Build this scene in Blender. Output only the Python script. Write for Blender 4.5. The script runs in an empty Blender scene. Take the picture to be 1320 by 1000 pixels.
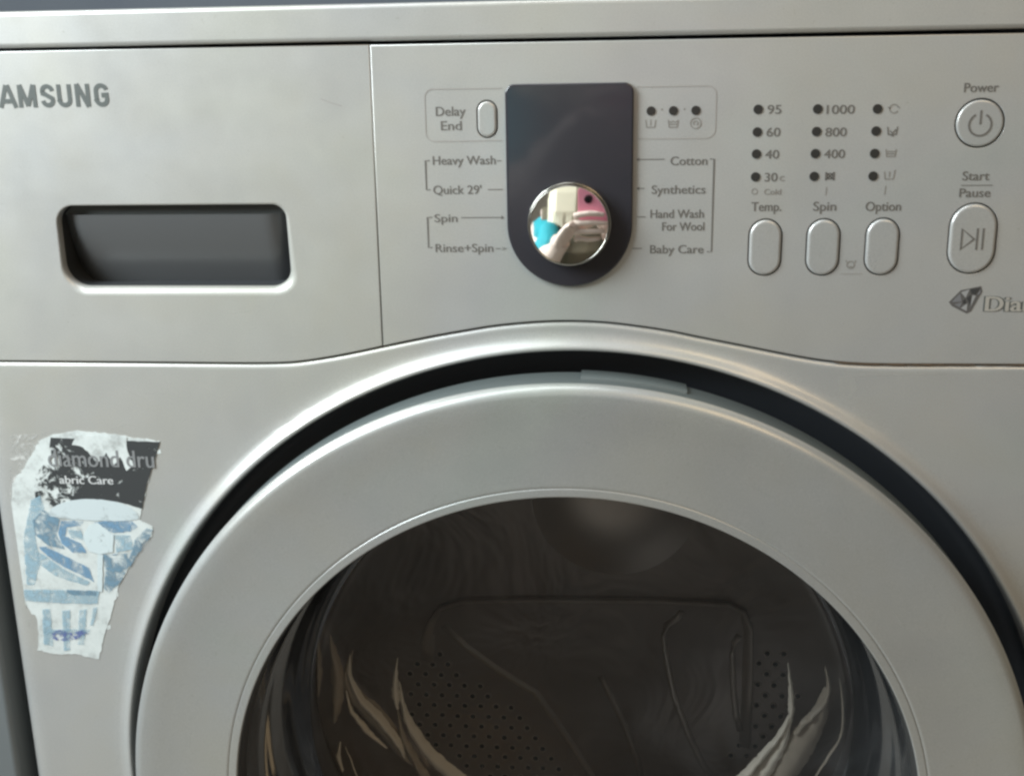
import bpy, bmesh, math, random
from mathutils import Vector, Matrix, noise as mnoise
from mathutils.geometry import tessellate_polygon
random.seed(4)
C = bpy.context.scene
COL = C.collection

# ------------------------------------------------------------ camera, world, lamps
cd = bpy.data.cameras.new('camera'); cam = bpy.data.objects.new('camera', cd); COL.objects.link(cam)
CP = Vector((0.024016, -0.55944, 0.385701)); YAW, PITCH, ROLL = -0.09491, -0.276207, -0.017781
FW = Vector((math.sin(YAW)*math.cos(PITCH), math.cos(YAW)*math.cos(PITCH), math.sin(PITCH)))
R0 = Vector((math.cos(YAW), -math.sin(YAW), 0)); U0 = R0.cross(FW)
RT = R0*math.cos(ROLL) + U0*math.sin(ROLL); UP = -R0*math.sin(ROLL) + U0*math.cos(ROLL)
M = Matrix.Identity(4)
for i in range(3):
    M[i][0], M[i][1], M[i][2], M[i][3] = RT[i], UP[i], -FW[i], CP[i]
cam.matrix_world = M
cd.sensor_width = 36; cd.lens = 1502.48*36/1320; cd.clip_start = 0.01; cd.clip_end = 50
C.camera = cam
C.render.resolution_x, C.render.resolution_y = 1024, 775
C.view_settings.view_transform = 'Standard'; C.view_settings.look = 'None'
C.view_settings.exposure = 0.10; C.view_settings.gamma = 1
C.cycles.filter_width = 2.6

w = bpy.data.worlds.new('World'); C.world = w; w.use_nodes = True
bg = w.node_tree.nodes['Background']; bg.inputs[0].default_value = (0.88, 0.82, 0.70, 1); bg.inputs[1].default_value = 0.165

def area(name, loc, target, sx, sy, power, col):
    l = bpy.data.lights.new(name, 'AREA'); l.shape = 'RECTANGLE'; l.size = sx; l.size_y = sy
    l.energy = power; l.color = col
    o = bpy.data.objects.new(name, l); COL.objects.link(o); o.location = loc
    o.rotation_euler = (Vector(target)-Vector(loc)).to_track_quat('-Z', 'Y').to_euler()
    return o
area('window_light', (-0.76, -0.43, 0.80), (-0.08, -0.20, 0.32), 0.45, 0.62, 19, (0.87, 0.965, 1.0))
area('ceiling_light', (-0.25, -0.30, 1.40), (-0.08, -.45, 0.2), 0.8, 0.40, 4, (0.95, 0.98, 1.0))
area('room_light', (0.75, -1.0, 1.30), (0.05, 0, 0.3), 0.7, 0.7, 4.2, (1.0, 0.72, 0.40))

# ------------------------------------------------------------ materials
def mat(name, col, rough=0.5, metal=0.0, coat=0.0, coat_r=0.1, spec=0.5):
    m = bpy.data.materials.new(name); m.use_nodes = True
    b = m.node_tree.nodes['Principled BSDF']
    b.inputs['Base Color'].default_value = (*col, 1); b.inputs['Roughness'].default_value = rough
    b.inputs['Metallic'].default_value = metal; b.inputs['Coat Weight'].default_value = coat
    b.inputs['Coat Roughness'].default_value = coat_r; b.inputs['Specular IOR Level'].default_value = spec
    return m
def N(m, t): return m.node_tree.nodes.new(t)
def L(m, a, b): m.node_tree.links.new(a, b)
def geo_noise(m, scale, detail=4, rough=0.5, dist=0.0):
    t = N(m, 'ShaderNodeNewGeometry'); n = N(m, 'ShaderNodeTexNoise')
    n.inputs['Scale'].default_value = scale; n.inputs['Detail'].default_value = detail
    n.inputs['Roughness'].default_value = rough; n.inputs['Distortion'].default_value = dist
    L(m, t.outputs['Position'], n.inputs['Vector']); return n.outputs['Fac']
def ramp(m, fac, stops):
    r = N(m, 'ShaderNodeValToRGB')
    while len(r.color_ramp.elements) < len(stops): r.color_ramp.elements.new(0.5)
    for e, (p, c) in zip(r.color_ramp.elements, stops):
        e.position = p; e.color = (*c, 1) if len(c) == 3 else c
    L(m, fac, r.inputs[0]); return r.outputs[0]
def bump(m, fac, strength, dist, prev=None):
    b = N(m, 'ShaderNodeBump'); b.inputs['Strength'].default_value = strength; b.inputs['Distance'].default_value = dist
    L(m, fac, b.inputs['Height'])
    if prev: L(m, prev, b.inputs['Normal'])
    return b.outputs[0]

def silver(name, col, rough, metal):
    m = mat(name, col, rough, metal, 0.7, 0.13)
    b = m.node_tree.nodes['Principled BSDF']
    s = geo_noise(m, 1700, 1); d = geo_noise(m, 14, 5, 0.6, 0.4)
    c1 = ramp(m, s, [(0.3, tuple(x*0.94 for x in col)), (0.7, tuple(x*1.06 for x in col))])
    c2 = ramp(m, d, [(0.32, (0.955, 0.96, 0.975)), (0.52, (1, 1, 1)), (0.72, (1.0, 0.985, 0.955))])
    mx = N(m, 'ShaderNodeMix'); mx.data_type = 'RGBA'; mx.blend_type = 'MULTIPLY'; mx.inputs[0].default_value = 1
    L(m, c1, mx.inputs[6]); L(m, c2, mx.inputs[7]); L(m, mx.outputs[2], b.inputs['Base Color'])
    t = ramp(m, geo_noise(m, 5.5, 3, 0.55, 0.6), [(0.30, (0.955, 1.0, 1.005)), (0.44, (0.985, 0.985, 1.02)), (0.55, (1.0, 0.985, 0.985)), (0.70, (1.0, 0.995, 0.955))])  # teal, lavender and olive tints paint faint room reflections into the colour
    du = ramp(m, geo_noise(m, 330, 3, 0.75), [(0.66, (1, 1, 1)), (0.74, (0.86, 0.85, 0.82))])
    for q in (t, du):
        m2 = N(m, 'ShaderNodeMix'); m2.data_type = 'RGBA'; m2.blend_type = 'MULTIPLY'; m2.inputs[0].default_value = 1
        L(m, mx.outputs[2], m2.inputs[6]); L(m, q, m2.inputs[7]); mx = m2
    L(m, mx.outputs[2], b.inputs['Base Color'])
    sm = N(m, 'ShaderNodeMapRange'); sm.inputs[1].default_value = .42; sm.inputs[2].default_value = .72; sm.inputs[3].default_value = .07; sm.inputs[4].default_value = .24
    L(m, geo_noise(m, 18, 7, 0.7, 1.2), sm.inputs[0]); L(m, sm.outputs[0], b.inputs['Coat Roughness'])
    r = geo_noise(m, 30, 6, 0.65)
    mr = N(m, 'ShaderNodeMapRange'); mr.inputs[1].default_value = .3; mr.inputs[2].default_value = .75
    mr.inputs[3].default_value = rough-.05; mr.inputs[4].default_value = rough+.09
    L(m, r, mr.inputs[0]); L(m, mr.outputs[0], b.inputs['Roughness'])
    n1 = bump(m, geo_noise(m, 7, 2), 0.35, 0.004)
    n2 = bump(m, geo_noise(m, 900, 1), 0.05, 0.0002, n1)
    L(m, n2, b.inputs['Normal']); L(m, n1, b.inputs['Coat Normal'])
    return m
SILVER = silver('silver_paint', (0.498, 0.500, 0.472), 0.40, 0.35)
DOORS = silver('door_paint', (0.445, 0.452, 0.428), 0.36, 0.42)
BTN = silver('button_paint', (0.498, 0.500, 0.472), 0.30, 0.35)
CASE = mat('case_paint', (0.45, 0.45, 0.44), 0.5, 0.1)
DARKGAP = mat('gap_dark', (0.085, 0.09, 0.085), 0.8)
RECESS = mat('recess_plastic', (0.038, 0.045, 0.056), 0.55)
SKIRT = mat('skirt_plastic', (0.095, 0.112, 0.112), 0.45, 0.0)
HANDLE = mat('handle_plastic', (0.135, 0.14, 0.145), 0.35, 0.2)
HANDLE_DARK = mat('handle_slot', (0.15, 0.16, 0.155), 0.5, 0.1)
DISPLAY = mat('display_plastic', (0.031, 0.030, 0.037), 0.22, 0.0, 0.4, 0.06)
CHROME = mat('chrome', (0.90, 0.88, 0.82), 0.03, 1.0)
CHROME_SATIN = mat('satin_chrome', (0.62, 0.60, 0.55), 0.22, 1.0)
INK = mat('grey_ink', (0.14, 0.132, 0.12), 0.6)
INK_L = mat('light_grey_ink', (0.24, 0.225, 0.205), 0.6)
INK_F = mat('faint_ink', (0.36, 0.34, 0.32), 0.6)
INK_B = mat('brand_ink', (0.10, 0.11, 0.105), 0.45)
LENS = mat('indicator_lens', (0.035, 0.033, 0.03), 0.3)
GASK = mat('gasket_rubber', (0.13, 0.13, 0.135), 0.5)
LATCHP = mat('latch_plastic', (.085, .10, .105), .5)
GLINT = mat('fold_highlight_pale', (0.85, 0.80, 0.69), 0.45)  # cream colour stands in for bright refracted streaks
GLINT_DIM = mat('fold_highlight_dim', (0.42, 0.37, 0.30), 0.5)
LIP = mat('trim_lip', (0.55, 0.54, 0.49), 0.25, 0.4)
STEEL = mat('drum_steel', (0.44, 0.405, 0.38), 0.45, 0.6)
RIB = mat('drum_rib_steel', (0.60, 0.56, 0.51), 0.35, 0.45)
HOLE = mat('drum_hole_dark', (0.03, 0.027, 0.025), 0.7)
for mm in (STEEL, RIB):
    b = mm.node_tree.nodes['Principled BSDF']
    L(mm, bump(mm, geo_noise(mm, 11, 3, 0.6, 1.0), 0.7, 0.01), b.inputs['Normal'])

GLASS = bpy.data.materials.new('door_glass'); GLASS.use_nodes = True
nt = GLASS.node_tree; nt.nodes.clear()
out = nt.nodes.new('ShaderNodeOutputMaterial'); mx = nt.nodes.new('ShaderNodeMixShader')
tr = nt.nodes.new('ShaderNodeBsdfTransparent'); tr.inputs[0].default_value = (0.73, 0.72, 0.715, 1)
gl = nt.nodes.new('ShaderNodeBsdfGlossy'); gl.inputs['Roughness'].default_value = 0.06; gl.inputs[0].default_value = (.34, .34, .34, 1)
fr = nt.nodes.new('ShaderNodeFresnel'); fr.inputs[0].default_value = 1.36
nt.links.new(fr.outputs[0], mx.inputs[0]); nt.links.new(tr.outputs[0], mx.inputs[1]); nt.links.new(gl.outputs[0], mx.inputs[2])
df = nt.nodes.new('ShaderNodeBsdfDiffuse'); df.inputs[0].default_value = (.46, .48, .50, 1)  # grey diffuse haze mixed into the glass to lift the dark interior
layer = nt.nodes.new('ShaderNodeMixShader'); gn = nt.nodes.new('ShaderNodeTexNoise'); gp = nt.nodes.new('ShaderNodeNewGeometry'); gm = nt.nodes.new('ShaderNodeMapRange')
gn.inputs['Scale'].default_value = 16; gn.inputs['Detail'].default_value = 6; gn.inputs['Distortion'].default_value = 1.5
gm.inputs[1].default_value = .3; gm.inputs[2].default_value = .8; gm.inputs[3].default_value = .02; gm.inputs[4].default_value = .085
nt.links.new(gp.outputs['Position'], gn.inputs['Vector']); nt.links.new(gn.outputs['Fac'], gm.inputs[0]); nt.links.new(gm.outputs[0], layer.inputs[0])
nt.links.new(mx.outputs[0], layer.inputs[1]); nt.links.new(df.outputs[0], layer.inputs[2])
nt.links.new(layer.outputs[0], out.inputs[0])

# ------------------------------------------------------------ mesh helpers (metres; x right, y into the machine, z up)
def mesh(name, V, F, m, parent=None, smooth=True, **props):
    me = bpy.data.meshes.new(name); me.from_pydata([tuple(v) for v in V], [], F); me.update()
    if smooth: me.polygons.foreach_set('use_smooth', [True]*len(me.polygons))
    me.materials.append(m)
    o = bpy.data.objects.new(name, me); COL.objects.link(o)
    if parent: o.parent = parent
    for k, v in props.items(): o[k] = v
    return o
def empty(name, loc, **props):
    o = bpy.data.objects.new(name, None); COL.objects.link(o); o.location = loc
    o.empty_display_size = .05
    for k, v in props.items(): o[k] = v
    return o
def box(name, a, b, m, parent=None, r=0.0, **props):
    bm = bmesh.new(); bmesh.ops.create_cube(bm, size=1)
    for v in bm.verts:
        for i in range(3): v.co[i] = a[i] if v.co[i] < 0 else b[i]
    if r: bmesh.ops.bevel(bm, geom=bm.edges[:], offset=r, segments=4, affect='EDGES', profile=.5)
    me = bpy.data.meshes.new(name); bm.to_mesh(me); bm.free(); me.materials.append(m)
    if r: me.polygons.foreach_set('use_smooth', [p.area < 0.003 for p in me.polygons])
    o = bpy.data.objects.new(name, me); COL.objects.link(o)
    if parent: o.parent = parent
    for k, v in props.items(): o[k] = v
    return o
def lathe(name, prof, m, parent=None, c=(0, 0), n=256, a0=0, a1=2*math.pi, **props):
    V, F = [], []; full = abs(a1-a0-2*math.pi) < 1e-6
    cols = n if full else n+1
    for i in range(cols):
        a = a0+(a1-a0)*i/n
        for r, y in prof: V.append((c[0]+r*math.cos(a), y, c[1]+r*math.sin(a)))
    k = len(prof)
    for i in range(n):
        j = (i+1) % cols
        for q in range(k-1):
            F.append((i*k+q, i*k+q+1, j*k+q+1, j*k+q))
    return mesh(name, V, F, m, parent, **props)
def inset(pts, d):
    n = len(pts); o = []
    for i in range(n):
        p0, p1, p2 = pts[i-1], pts[i], pts[(i+1) % n]
        e1 = Vector((p1[0]-p0[0], p1[1]-p0[1])); e2 = Vector((p2[0]-p1[0], p2[1]-p1[1]))
        if e1.length < 1e-9: e1 = e2
        if e2.length < 1e-9: e2 = e1
        e1.normalize(); e2.normalize()
        n1 = Vector((-e1.y, e1.x)); n2 = Vector((-e2.y, e2.x)); s = n1+n2
        if s.length < 1e-6: s = n1
        s.normalize(); k = max(.5, s.dot(n1)); q = d[i] if isinstance(d, list) else d; o.append((p1[0]+s.x*q/k, p1[1]+s.y*q/k))
    return o
def ccw(pts):
    a = sum(pts[i-1][0]*pts[i][1]-pts[i][0]*pts[i-1][1] for i in range(len(pts)))
    return pts if a > 0 else pts[::-1]
def plate(name, outline, yf, yb, r, m, parent=None, holes=(), hr=0.0006, hb=None, seg=5, **props):
    """slab facing -y: front at yf, edges rounded with radius r, holes with their own lips"""
    outline = ccw(outline); V, F = [], []; loops = []
    def ring(pts, ys):
        s = len(V); V.extend((p[0], ys[i] if isinstance(ys, list) else ys, p[1]) for i, p in enumerate(pts)); return list(range(s, len(V)))
    def rings(pts, sgn, rr, back):
        R_ = [rr(p) if callable(rr) else rr for p in pts]
        def band(prev, cur):
            for q in range(len(pts)):
                a, b = q, (q+1) % len(pts); F.append((prev[a], prev[b], cur[b], cur[a]) if sgn > 0 else (prev[b], prev[a], cur[a], cur[b]))
        prev = ring(pts, back)
        for i in range(seg+1):
            t = math.pi/2*i/seg
            cur = ring(inset(pts, [sgn*q*(1-math.cos(t)) for q in R_]), [yf+q*(1-math.sin(t)) for q in R_]); band(prev, cur); prev = cur
        cur = ring(inset(pts, [sgn*(q+.0004) for q in R_]), yf); band(prev, cur)
        return cur
    loops.append(rings(outline, 1, r, yb))
    for h in holes:
        if isinstance(h, tuple) and isinstance(h[0], list): pts, rr = h
        else: pts, rr = h, hr
        loops.append(rings(ccw(pts), -1, rr, hb if hb is not None else yb))
    idx = [i for l in loops for i in l]
    tris = tessellate_polygon([[Vector((V[i][0], V[i][2], 0)) for i in l] for l in loops])
    for t in tris:
        a, b, c = (idx[k] for k in t)
        A, B, D = V[a], V[b], V[c]
        cr = (B[0]-A[0])*(D[2]-A[2])-(B[2]-A[2])*(D[0]-A[0])
        F.append((a, b, c) if cr > 0 else (a, c, b))
    return mesh(name, V, F, m, parent, **props)
def rrect(x0, x1, z0, z1, r, n=10, rs=None):
    rs = rs or (r, r, r, r); P = []
    for k, (cx, cz, s) in enumerate(((x1, z1, 0), (x0, z1, 1), (x0, z0, 2), (x1, z0, 3))):
        q = rs[k]; ox = cx-q if cx == x1 else cx+q; oz = cz-q if cz == z1 else cz+q
        if q == 0: P.append((cx, cz)); continue
        for i in range(n+1):
            a = math.pi/2*(s+i/n); P.append((ox+q*math.cos(a), oz+q*math.sin(a)))
    return P
def pill(cx, cz, w_, h, n=16):
    r = w_/2; P = []
    for i in range(n+1): a = math.pi*i/n; P.append((cx+r*math.cos(a), cz+h/2-r+r*math.sin(a)))
    for i in range(n+1): a = math.pi+math.pi*i/n; P.append((cx+r*math.cos(a), cz-h/2+r+r*math.sin(a)))
    return P
def circle(cx, cz, r, n=48): return [(cx+r*math.cos(2*math.pi*i/n), cz+r*math.sin(2*math.pi*i/n)) for i in range(n)]
def stroke(name, paths, wd, y, m, parent, th=0.0001, ystep=0.0, **props):
    """flat printed line(s) of width wd lying on the plane y"""
    V, F = [], []
    for kp, P in enumerate(paths):
        if kp: y -= ystep
        closed = P[0] == P[-1] and len(P) > 2
        if closed: P = P[:-1]
        n = len(P); s = len(V)
        for i in range(n):
            if closed: a, b = Vector(P[i-1]), Vector(P[(i+1) % n])
            else: a, b = Vector(P[max(0, i-1)]), Vector(P[min(n-1, i+1)])
            p = Vector(P[i]); d = (b-a); d.normalize(); nn = Vector((-d.y, d.x)); k = 1.0
            if (closed or 0 < i < n-1):
                d1 = (p-a).normalized(); k = 1/max(.7, abs(nn.dot(Vector((-d1.y, d1.x)))))
            for sg, yy in ((1, y), (1, y-th), (-1, y-th), (-1, y)):
                q = p+nn*sg*wd/2*k; V.append((q.x, yy, q.y))
        for i in range(n if closed else n-1):
            j = (i+1) % n
            for q in range(3): F.append((s+4*i+q, s+4*i+q+1, s+4*j+q+1, s+4*j+q))
        if not closed:
            F.append((s, s+1, s+2, s+3)); e = s+4*(n-1); F.append((e+3, e+2, e+1, e))
    return mesh(name, V, F, m, parent, smooth=False, **props)
def disc(name, cx, cz, r, y0, y1, m, parent, n=20, **props):
    P = circle(cx, cz, r, n); V = [(p[0], y0, p[1]) for p in P]+[(p[0], y1, p[1]) for p in P]
    F = [tuple(range(n, 2*n))]+[(i, (i+1) % n, n+(i+1) % n, n+i) for i in range(n)]
    return mesh(name, V, F, m, parent, smooth=False, **props)
def poly(name, pts, y0, y1, m, parent, **props):
    pts = ccw(pts); n = len(pts); V = [(p[0], y0, p[1]) for p in pts]+[(p[0], y1, p[1]) for p in pts]
    F = [tuple(range(n, 2*n))]+[(i, (i+1) % n, n+(i+1) % n, n+i) for i in range(n)]
    return mesh(name, V, F, m, parent, smooth=False, **props)
def tube(V, F, P, rad, n=10, cap=True):
    s = len(V); k = len(P); up = Vector((.13, .2, .97))
    for i, p in enumerate(P):
        p = Vector(p); d = (Vector(P[min(k-1, i+1)])-Vector(P[max(0, i-1)])).normalized()
        a = d.cross(up)
        if a.length < .1: a = d.cross(Vector((1, 0, 0)))
        a.normalize(); b = d.cross(a)
        r = rad[i] if isinstance(rad, (list, tuple)) else rad
        ra, rb = r if isinstance(r, tuple) else (r, r)
        for j in range(n):
            t = 2*math.pi*j/n; V.append(tuple(p+a*ra*math.cos(t)+b*rb*math.sin(t)))
    for i in range(k-1):
        for j in range(n):
            F.append((s+i*n+j, s+i*n+(j+1) % n, s+(i+1)*n+(j+1) % n, s+(i+1)*n+j))
    if cap: F.append(tuple(s+j for j in range(n))[::-1]); F.append(tuple(s+(k-1)*n+j for j in range(n)))
GLY = {}
def text(s, x0, x1, base, cap, y, m, parent, bold=0.0, shear=0, fat=0, name='lettering', **props):
    """printed words fitted to [x0, x1] with their baseline and cap height, lying on the plane y"""
    cu = bpy.data.curves.new('t', 'FONT'); cu.body = s; cu.size = 1; cu.offset = bold; cu.shear = shear; cu.resolution_u = 4; cu.space_character = 1.12 if bold > .01 else 1.0
    to = bpy.data.objects.new('t', cu); COL.objects.link(to)
    bpy.context.view_layer.update()
    me = bpy.data.meshes.new_from_object(to.evaluated_get(bpy.context.evaluated_depsgraph_get()))
    bpy.data.objects.remove(to)
    xs = [v.co.x for v in me.vertices]; a, b = min(xs), max(xs); H = 0.729
    for v in me.vertices:
        v.co = (x0+(v.co.x-a)*(x1-x0)/(b-a), y, base+v.co.y*cap/H)
    if fat:
        V_ = [tuple(v.co) for v in me.vertices]; F_ = [tuple(p.vertices) for p in me.polygons]; VV, FF = [], []
        for q, dx in enumerate((-fat, -fat/3, fat/3, fat)):
            FF += [tuple(k+len(VV) for k in f) for f in F_]; VV += [(a_+dx, b_-q*.000012, c_) for a_, b_, c_ in V_]
        me = bpy.data.meshes.new(name); me.from_pydata(VV, [], FF)
    me.name = name; me.materials.clear(); me.materials.append(m)
    o = bpy.data.objects.new(name, me); COL.objects.link(o); o.parent = parent
    for k, v in props.items(): o[k] = v
    return o
mm = 0.001
def S(P): return [(a*mm, b*mm) for a, b in P]
def sstep(a, b, x):
    t = min(1, max(0, (x-a)/(b-a))); return t*t*(3-2*t)

# ------------------------------------------------------------ setting
WALLM = mat('wall_paint', (0.10, 0.115, 0.14), 0.8)
b_ = WALLM.node_tree.nodes['Principled BSDF']
L(WALLM, ramp(WALLM, geo_noise(WALLM, 6, 5), [(.3, (.09, .105, .13)), (.7, (.12, .135, .155))]), b_.inputs['Base Color'])
FLOORM = mat('floor_tile', (0.2, 0.19, 0.18), 0.4)
L(FLOORM, ramp(FLOORM, geo_noise(FLOORM, 9, 5), [(.3, (.40, .37, .33)), (.7, (.50, .47, .43))]), FLOORM.node_tree.nodes['Principled BSDF'].inputs['Base Color'])
box('wall', (-3, .62, -.46), (3, .70, 2.2), WALLM, kind='structure')
box('floor', (-3, -2.6, -.50), (3, .62, -.462), FLOORM, kind='structure')

cab = box('side_cabinet', (-.90, .004, -.46), (-.3225, .56, .41), mat('cabinet_paint', (.15, .165, .17), .5), r=.003)
cab['label'] = 'grey cabinet at the left edge, behind a dark gap beside the machine'; cab['category'] = 'cabinet'

# ------------------------------------------------------------ the washing machine
W = empty('washing_machine', (0, 0, -.46),
          label='silver front loading washing machine with a dark round door window and a chrome dial', category='washing machine')
def part(o): return o
_mesh = mesh
ROOT = W
def rebase():
    """children were modelled in world coordinates: keep them there under the root standing on the floor"""
    for o in W.children: o.matrix_parent_inverse = W.matrix_world.inverted()
XL, XR, ZB = -.3125, .3125, -.44
# lower edge of the control panel: straight, arched over the door
ARCH = [(-.3125, .2387), (-.25, .2386), (-.2127, .2385), (-.175, .2384), (-.1557, .2385), (-.1396, .2392), (-.1234, .2415), (-.1073, .2446), (-.0945, .2474),
        (-.0676, .2530), (-.050, .2562), (-.0364, .2584), (-.018, .2602), (-.004, .2608), (.010, .2606), (.024, .2595), (.0473, .2562), (.0624, .2531), (.0850, .2486), (.1075, .2441),
        (.1224, .2416), (.1372, .2402), (.156, .2398), (.1883, .2399), (.25, .2400), (.3125, .2401)]
def arch(x):
    P = ARCH
    for i in range(len(P)-1):
        if x <= P[i+1][0] or i == len(P)-2:
            x0, z0 = P[i]; x1, z1 = P[i+1]
            def sl(k):
                if k <= 0 or k >= len(P)-1: return 0
                return (P[k+1][1]-P[k-1][1])/(P[k+1][0]-P[k-1][0])
            t = (x-x0)/(x1-x0); h = x1-x0
            return (2*t**3-3*t*t+1)*z0+(t**3-2*t*t+t)*h*sl(i)+(-2*t**3+3*t*t)*z1+(t**3-t*t)*h*sl(i+1)
# front body panel with the flared door opening
OC, OR = (.0021, -.0047), .2504
PROF = [(0, .012), (.0001, .002), (.0003, -.0012), (.0007, -.0030), (.0012, -.0038), (.0018, -.0041), (.0025, -.0041), (.0033, -.0037), (.0043, -.0029), (.0055, -.0019), (.007, -.0010), (.009, -.0004), (.012, -.0001), (.016, 0), (.022, 0), (.03, 0), (.04, 0)]
def prof(d):
    for i in range(len(PROF)-1):
        if d <= PROF[i+1][0]:
            a, b = PROF[i], PROF[i+1]; t = (d-a[0])/(b[0]-a[0]); return a[1]+(b[1]-a[1])*t
    return 0
def boundary(a):
    dx, dz = math.cos(a), math.sin(a); best = 9
    if dx > 1e-6: best = min(best, (XR-OC[0])/dx)
    if dx < -1e-6: best = min(best, (XL-OC[0])/dx)
    if dz < -1e-6: best = min(best, (ZB-OC[1])/dz)
    if dz > 0:
        lo, hi = .2, best if best < 1 else 1
        f = lambda r: OC[1]+r*dz-(arch(min(XR, max(XL, OC[0]+r*dx)))-.0006)
        if f(hi) > 0:
            for _ in range(40):
                mid = (lo+hi)/2
                if f(mid) > 0: hi = mid
                else: lo = mid
            best = lo
    return best
NA = 1440; V = []; F = []
inn = [p[0] for p in PROF]; inn = sorted(set(inn+[.0014, .0025, .0036, .005, .007, .0095, .0135, .019, .026, .035]))
for i in range(NA):
    a = 2*math.pi*i/NA; B = boundary(a); Lg = B-OR
    k = min(1, Lg*.72/.04)
    ds = [x*k if x > .008*k else x*k for x in inn]
    start = ds[-1]; rest = Lg-start
    ds += [start+rest*t for t in (.15, .3, .45, .6, .72, .82, .9)]
    ob = [.0105, .009, .0075, .006, .0045, .0034, .0026, .0020, .0015, .0011, .0007, .0004, .0002, .00006, 0]
    last = ds[-1]; kk = min(1, (Lg-last)/.0112)
    ds += [Lg-o*kk for o in ob]
    for d in ds:
        r = OR+d; x = OC[0]+r*math.cos(a); z = OC[1]+r*math.sin(a)
        bt = arch(min(XR, max(XL, x)))-.0006-z
        y = prof(d)*(sstep(0, .012, bt) if d > .004*k else 1)
        rt = .0022
        if bt < rt: y += rt-math.sqrt(max(0, rt*rt-(rt-max(0, bt))**2))
        sd = min(x-XL, XR-x); rs = .011
        if sd < rs: y += rs-math.sqrt(max(0, rs*rs-(rs-max(0, sd))**2))
        V.append((x, y, z))
    V.append((OC[0]+B*math.cos(a), .014, OC[1]+B*math.sin(a)))
K = len(ds)+1
for i in range(NA):
    j = (i+1) % NA
    for q in range(K-1): F.append((i*K+q, i*K+q+1, j*K+q+1, j*K+q))
mesh('front_panel', V, F, SILVER, W)
# cabinet behind the front
box('cabinet_side', (XL+.001, .016, -.44), (XL+.004, .56, .392), CASE, W)
box('cabinet_side', (XR-.004, .016, -.44), (XR-.001, .56, .392), CASE, W)
box('cabinet_back', (XL+.004, .557, -.44), (XR-.004, .56, .392), CASE, W)
box('kick_plate', (XL+.004, .02, -.458), (XR-.004, .06, -.44), CASE, W)
box('gap_backing', (XL+.006, .020, .250), (XR-.006, .024, .392), DARKGAP, W)
# backing behind the seam between panel and body
Vb = []; Fb = []
for i in range(121):
    x = XL+.006+(XR-XL-.012)*i/120; z = arch(x)
    zl = z-.0035
    Vb += [(x, .0135, zl), (x, .0135, z+.006)]
for i in range(120): Fb.append((2*i, 2*i+1, 2*i+3, 2*i+2))
mesh('seam_backing', Vb, Fb, DARKGAP, W)
# lid
box('top_lid', (XL-.001, -.0012, .3940), (XR+.001, .565, .4108), SILVER, W, r=.0022)
# ---- detergent drawer
def lower(x0, x1, n=60): return [(x0+(x1-x0)*i/n, arch(x0+(x1-x0)*i/n)+.0003) for i in range(n+1)]
hole_out = rrect(-.2560, -.1392, .2775, .3185, .011, 10, (.007, .009, .012, .010))
drawer = plate('detergent_drawer', lower(XL, -.0941)+[(-.0936, .3925), (XL, .3925)], 0.0, .012, .0004, SILVER, W,
               holes=[(hole_out, lambda p: .0007+.0034*sstep(.293, .280, p[1])*(.45+.55*sstep(-.256, -.246, p[0]))+.0016*sstep(-.150, -.139, p[0]) if p[1] < .3 else .0007+.0012*sstep(-.150, -.139, p[0]))], hb=.0062)
ho = ccw(hole_out); n_ = len(ho)
mesh('grip_wall', [(x, .0050, z) for x, z in inset(ho, .0002)]+[(x, .0270, z) for x, z in inset(ho, .0002)], [(i, n_+i, n_+(i+1) % n_, (i+1) % n_) for i in range(n_)], mat('grip_side_shade', (.022, .024, .027), .75), drawer)  # near-black wall colour paints the shade inside the recess
# recessed grip: side wall continues back, curved back plate
def gy(z):   # depth of the grip's back plate at height z
    t = (.3135-z)/.036
    return .0040+.0145*t**1.3
Vg, Fg = [], []; nz, nx = 24, 40
for i in range(nz+1):
    z = .3135-(.3135-.2745)*i/nz
    for j in range(nx+1):
        x = -.2585+(.1215)*j/nx; e = min(x+.2585, -.137-x)
        Vg.append((x, gy(z)+.012*(1-sstep(0, .016, e))**2*0.6, z))
for i in range(nz):
    for j in range(nx):
        s = i*(nx+1)+j; Fg.append((s, s+1, s+nx+2, s+nx+1))
grip = mesh('grip_recess', Vg, Fg, HANDLE, drawer)
box('grip_slot', (-.259, .0085, .3130), (-.137, .0095, .3215), HANDLE_DARK, drawer)
box('grip_ledge', (-.259, .0190, .2735), (-.137, .0205, .2772), mat('grip_floor_shade', (.04, .042, .046), .7), drawer)  # dark colour paints shade along the recess floor
YP = -.00012
def arcq(cx, cz, rx, rz, a, b, n=10): return [(cx+rx*math.cos(math.radians(a+(b-a)*k/n)), cz+rz*math.sin(math.radians(a+(b-a)*k/n))) for k in range(n+1)]
BT, BB = 376.0, 367.1
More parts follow.
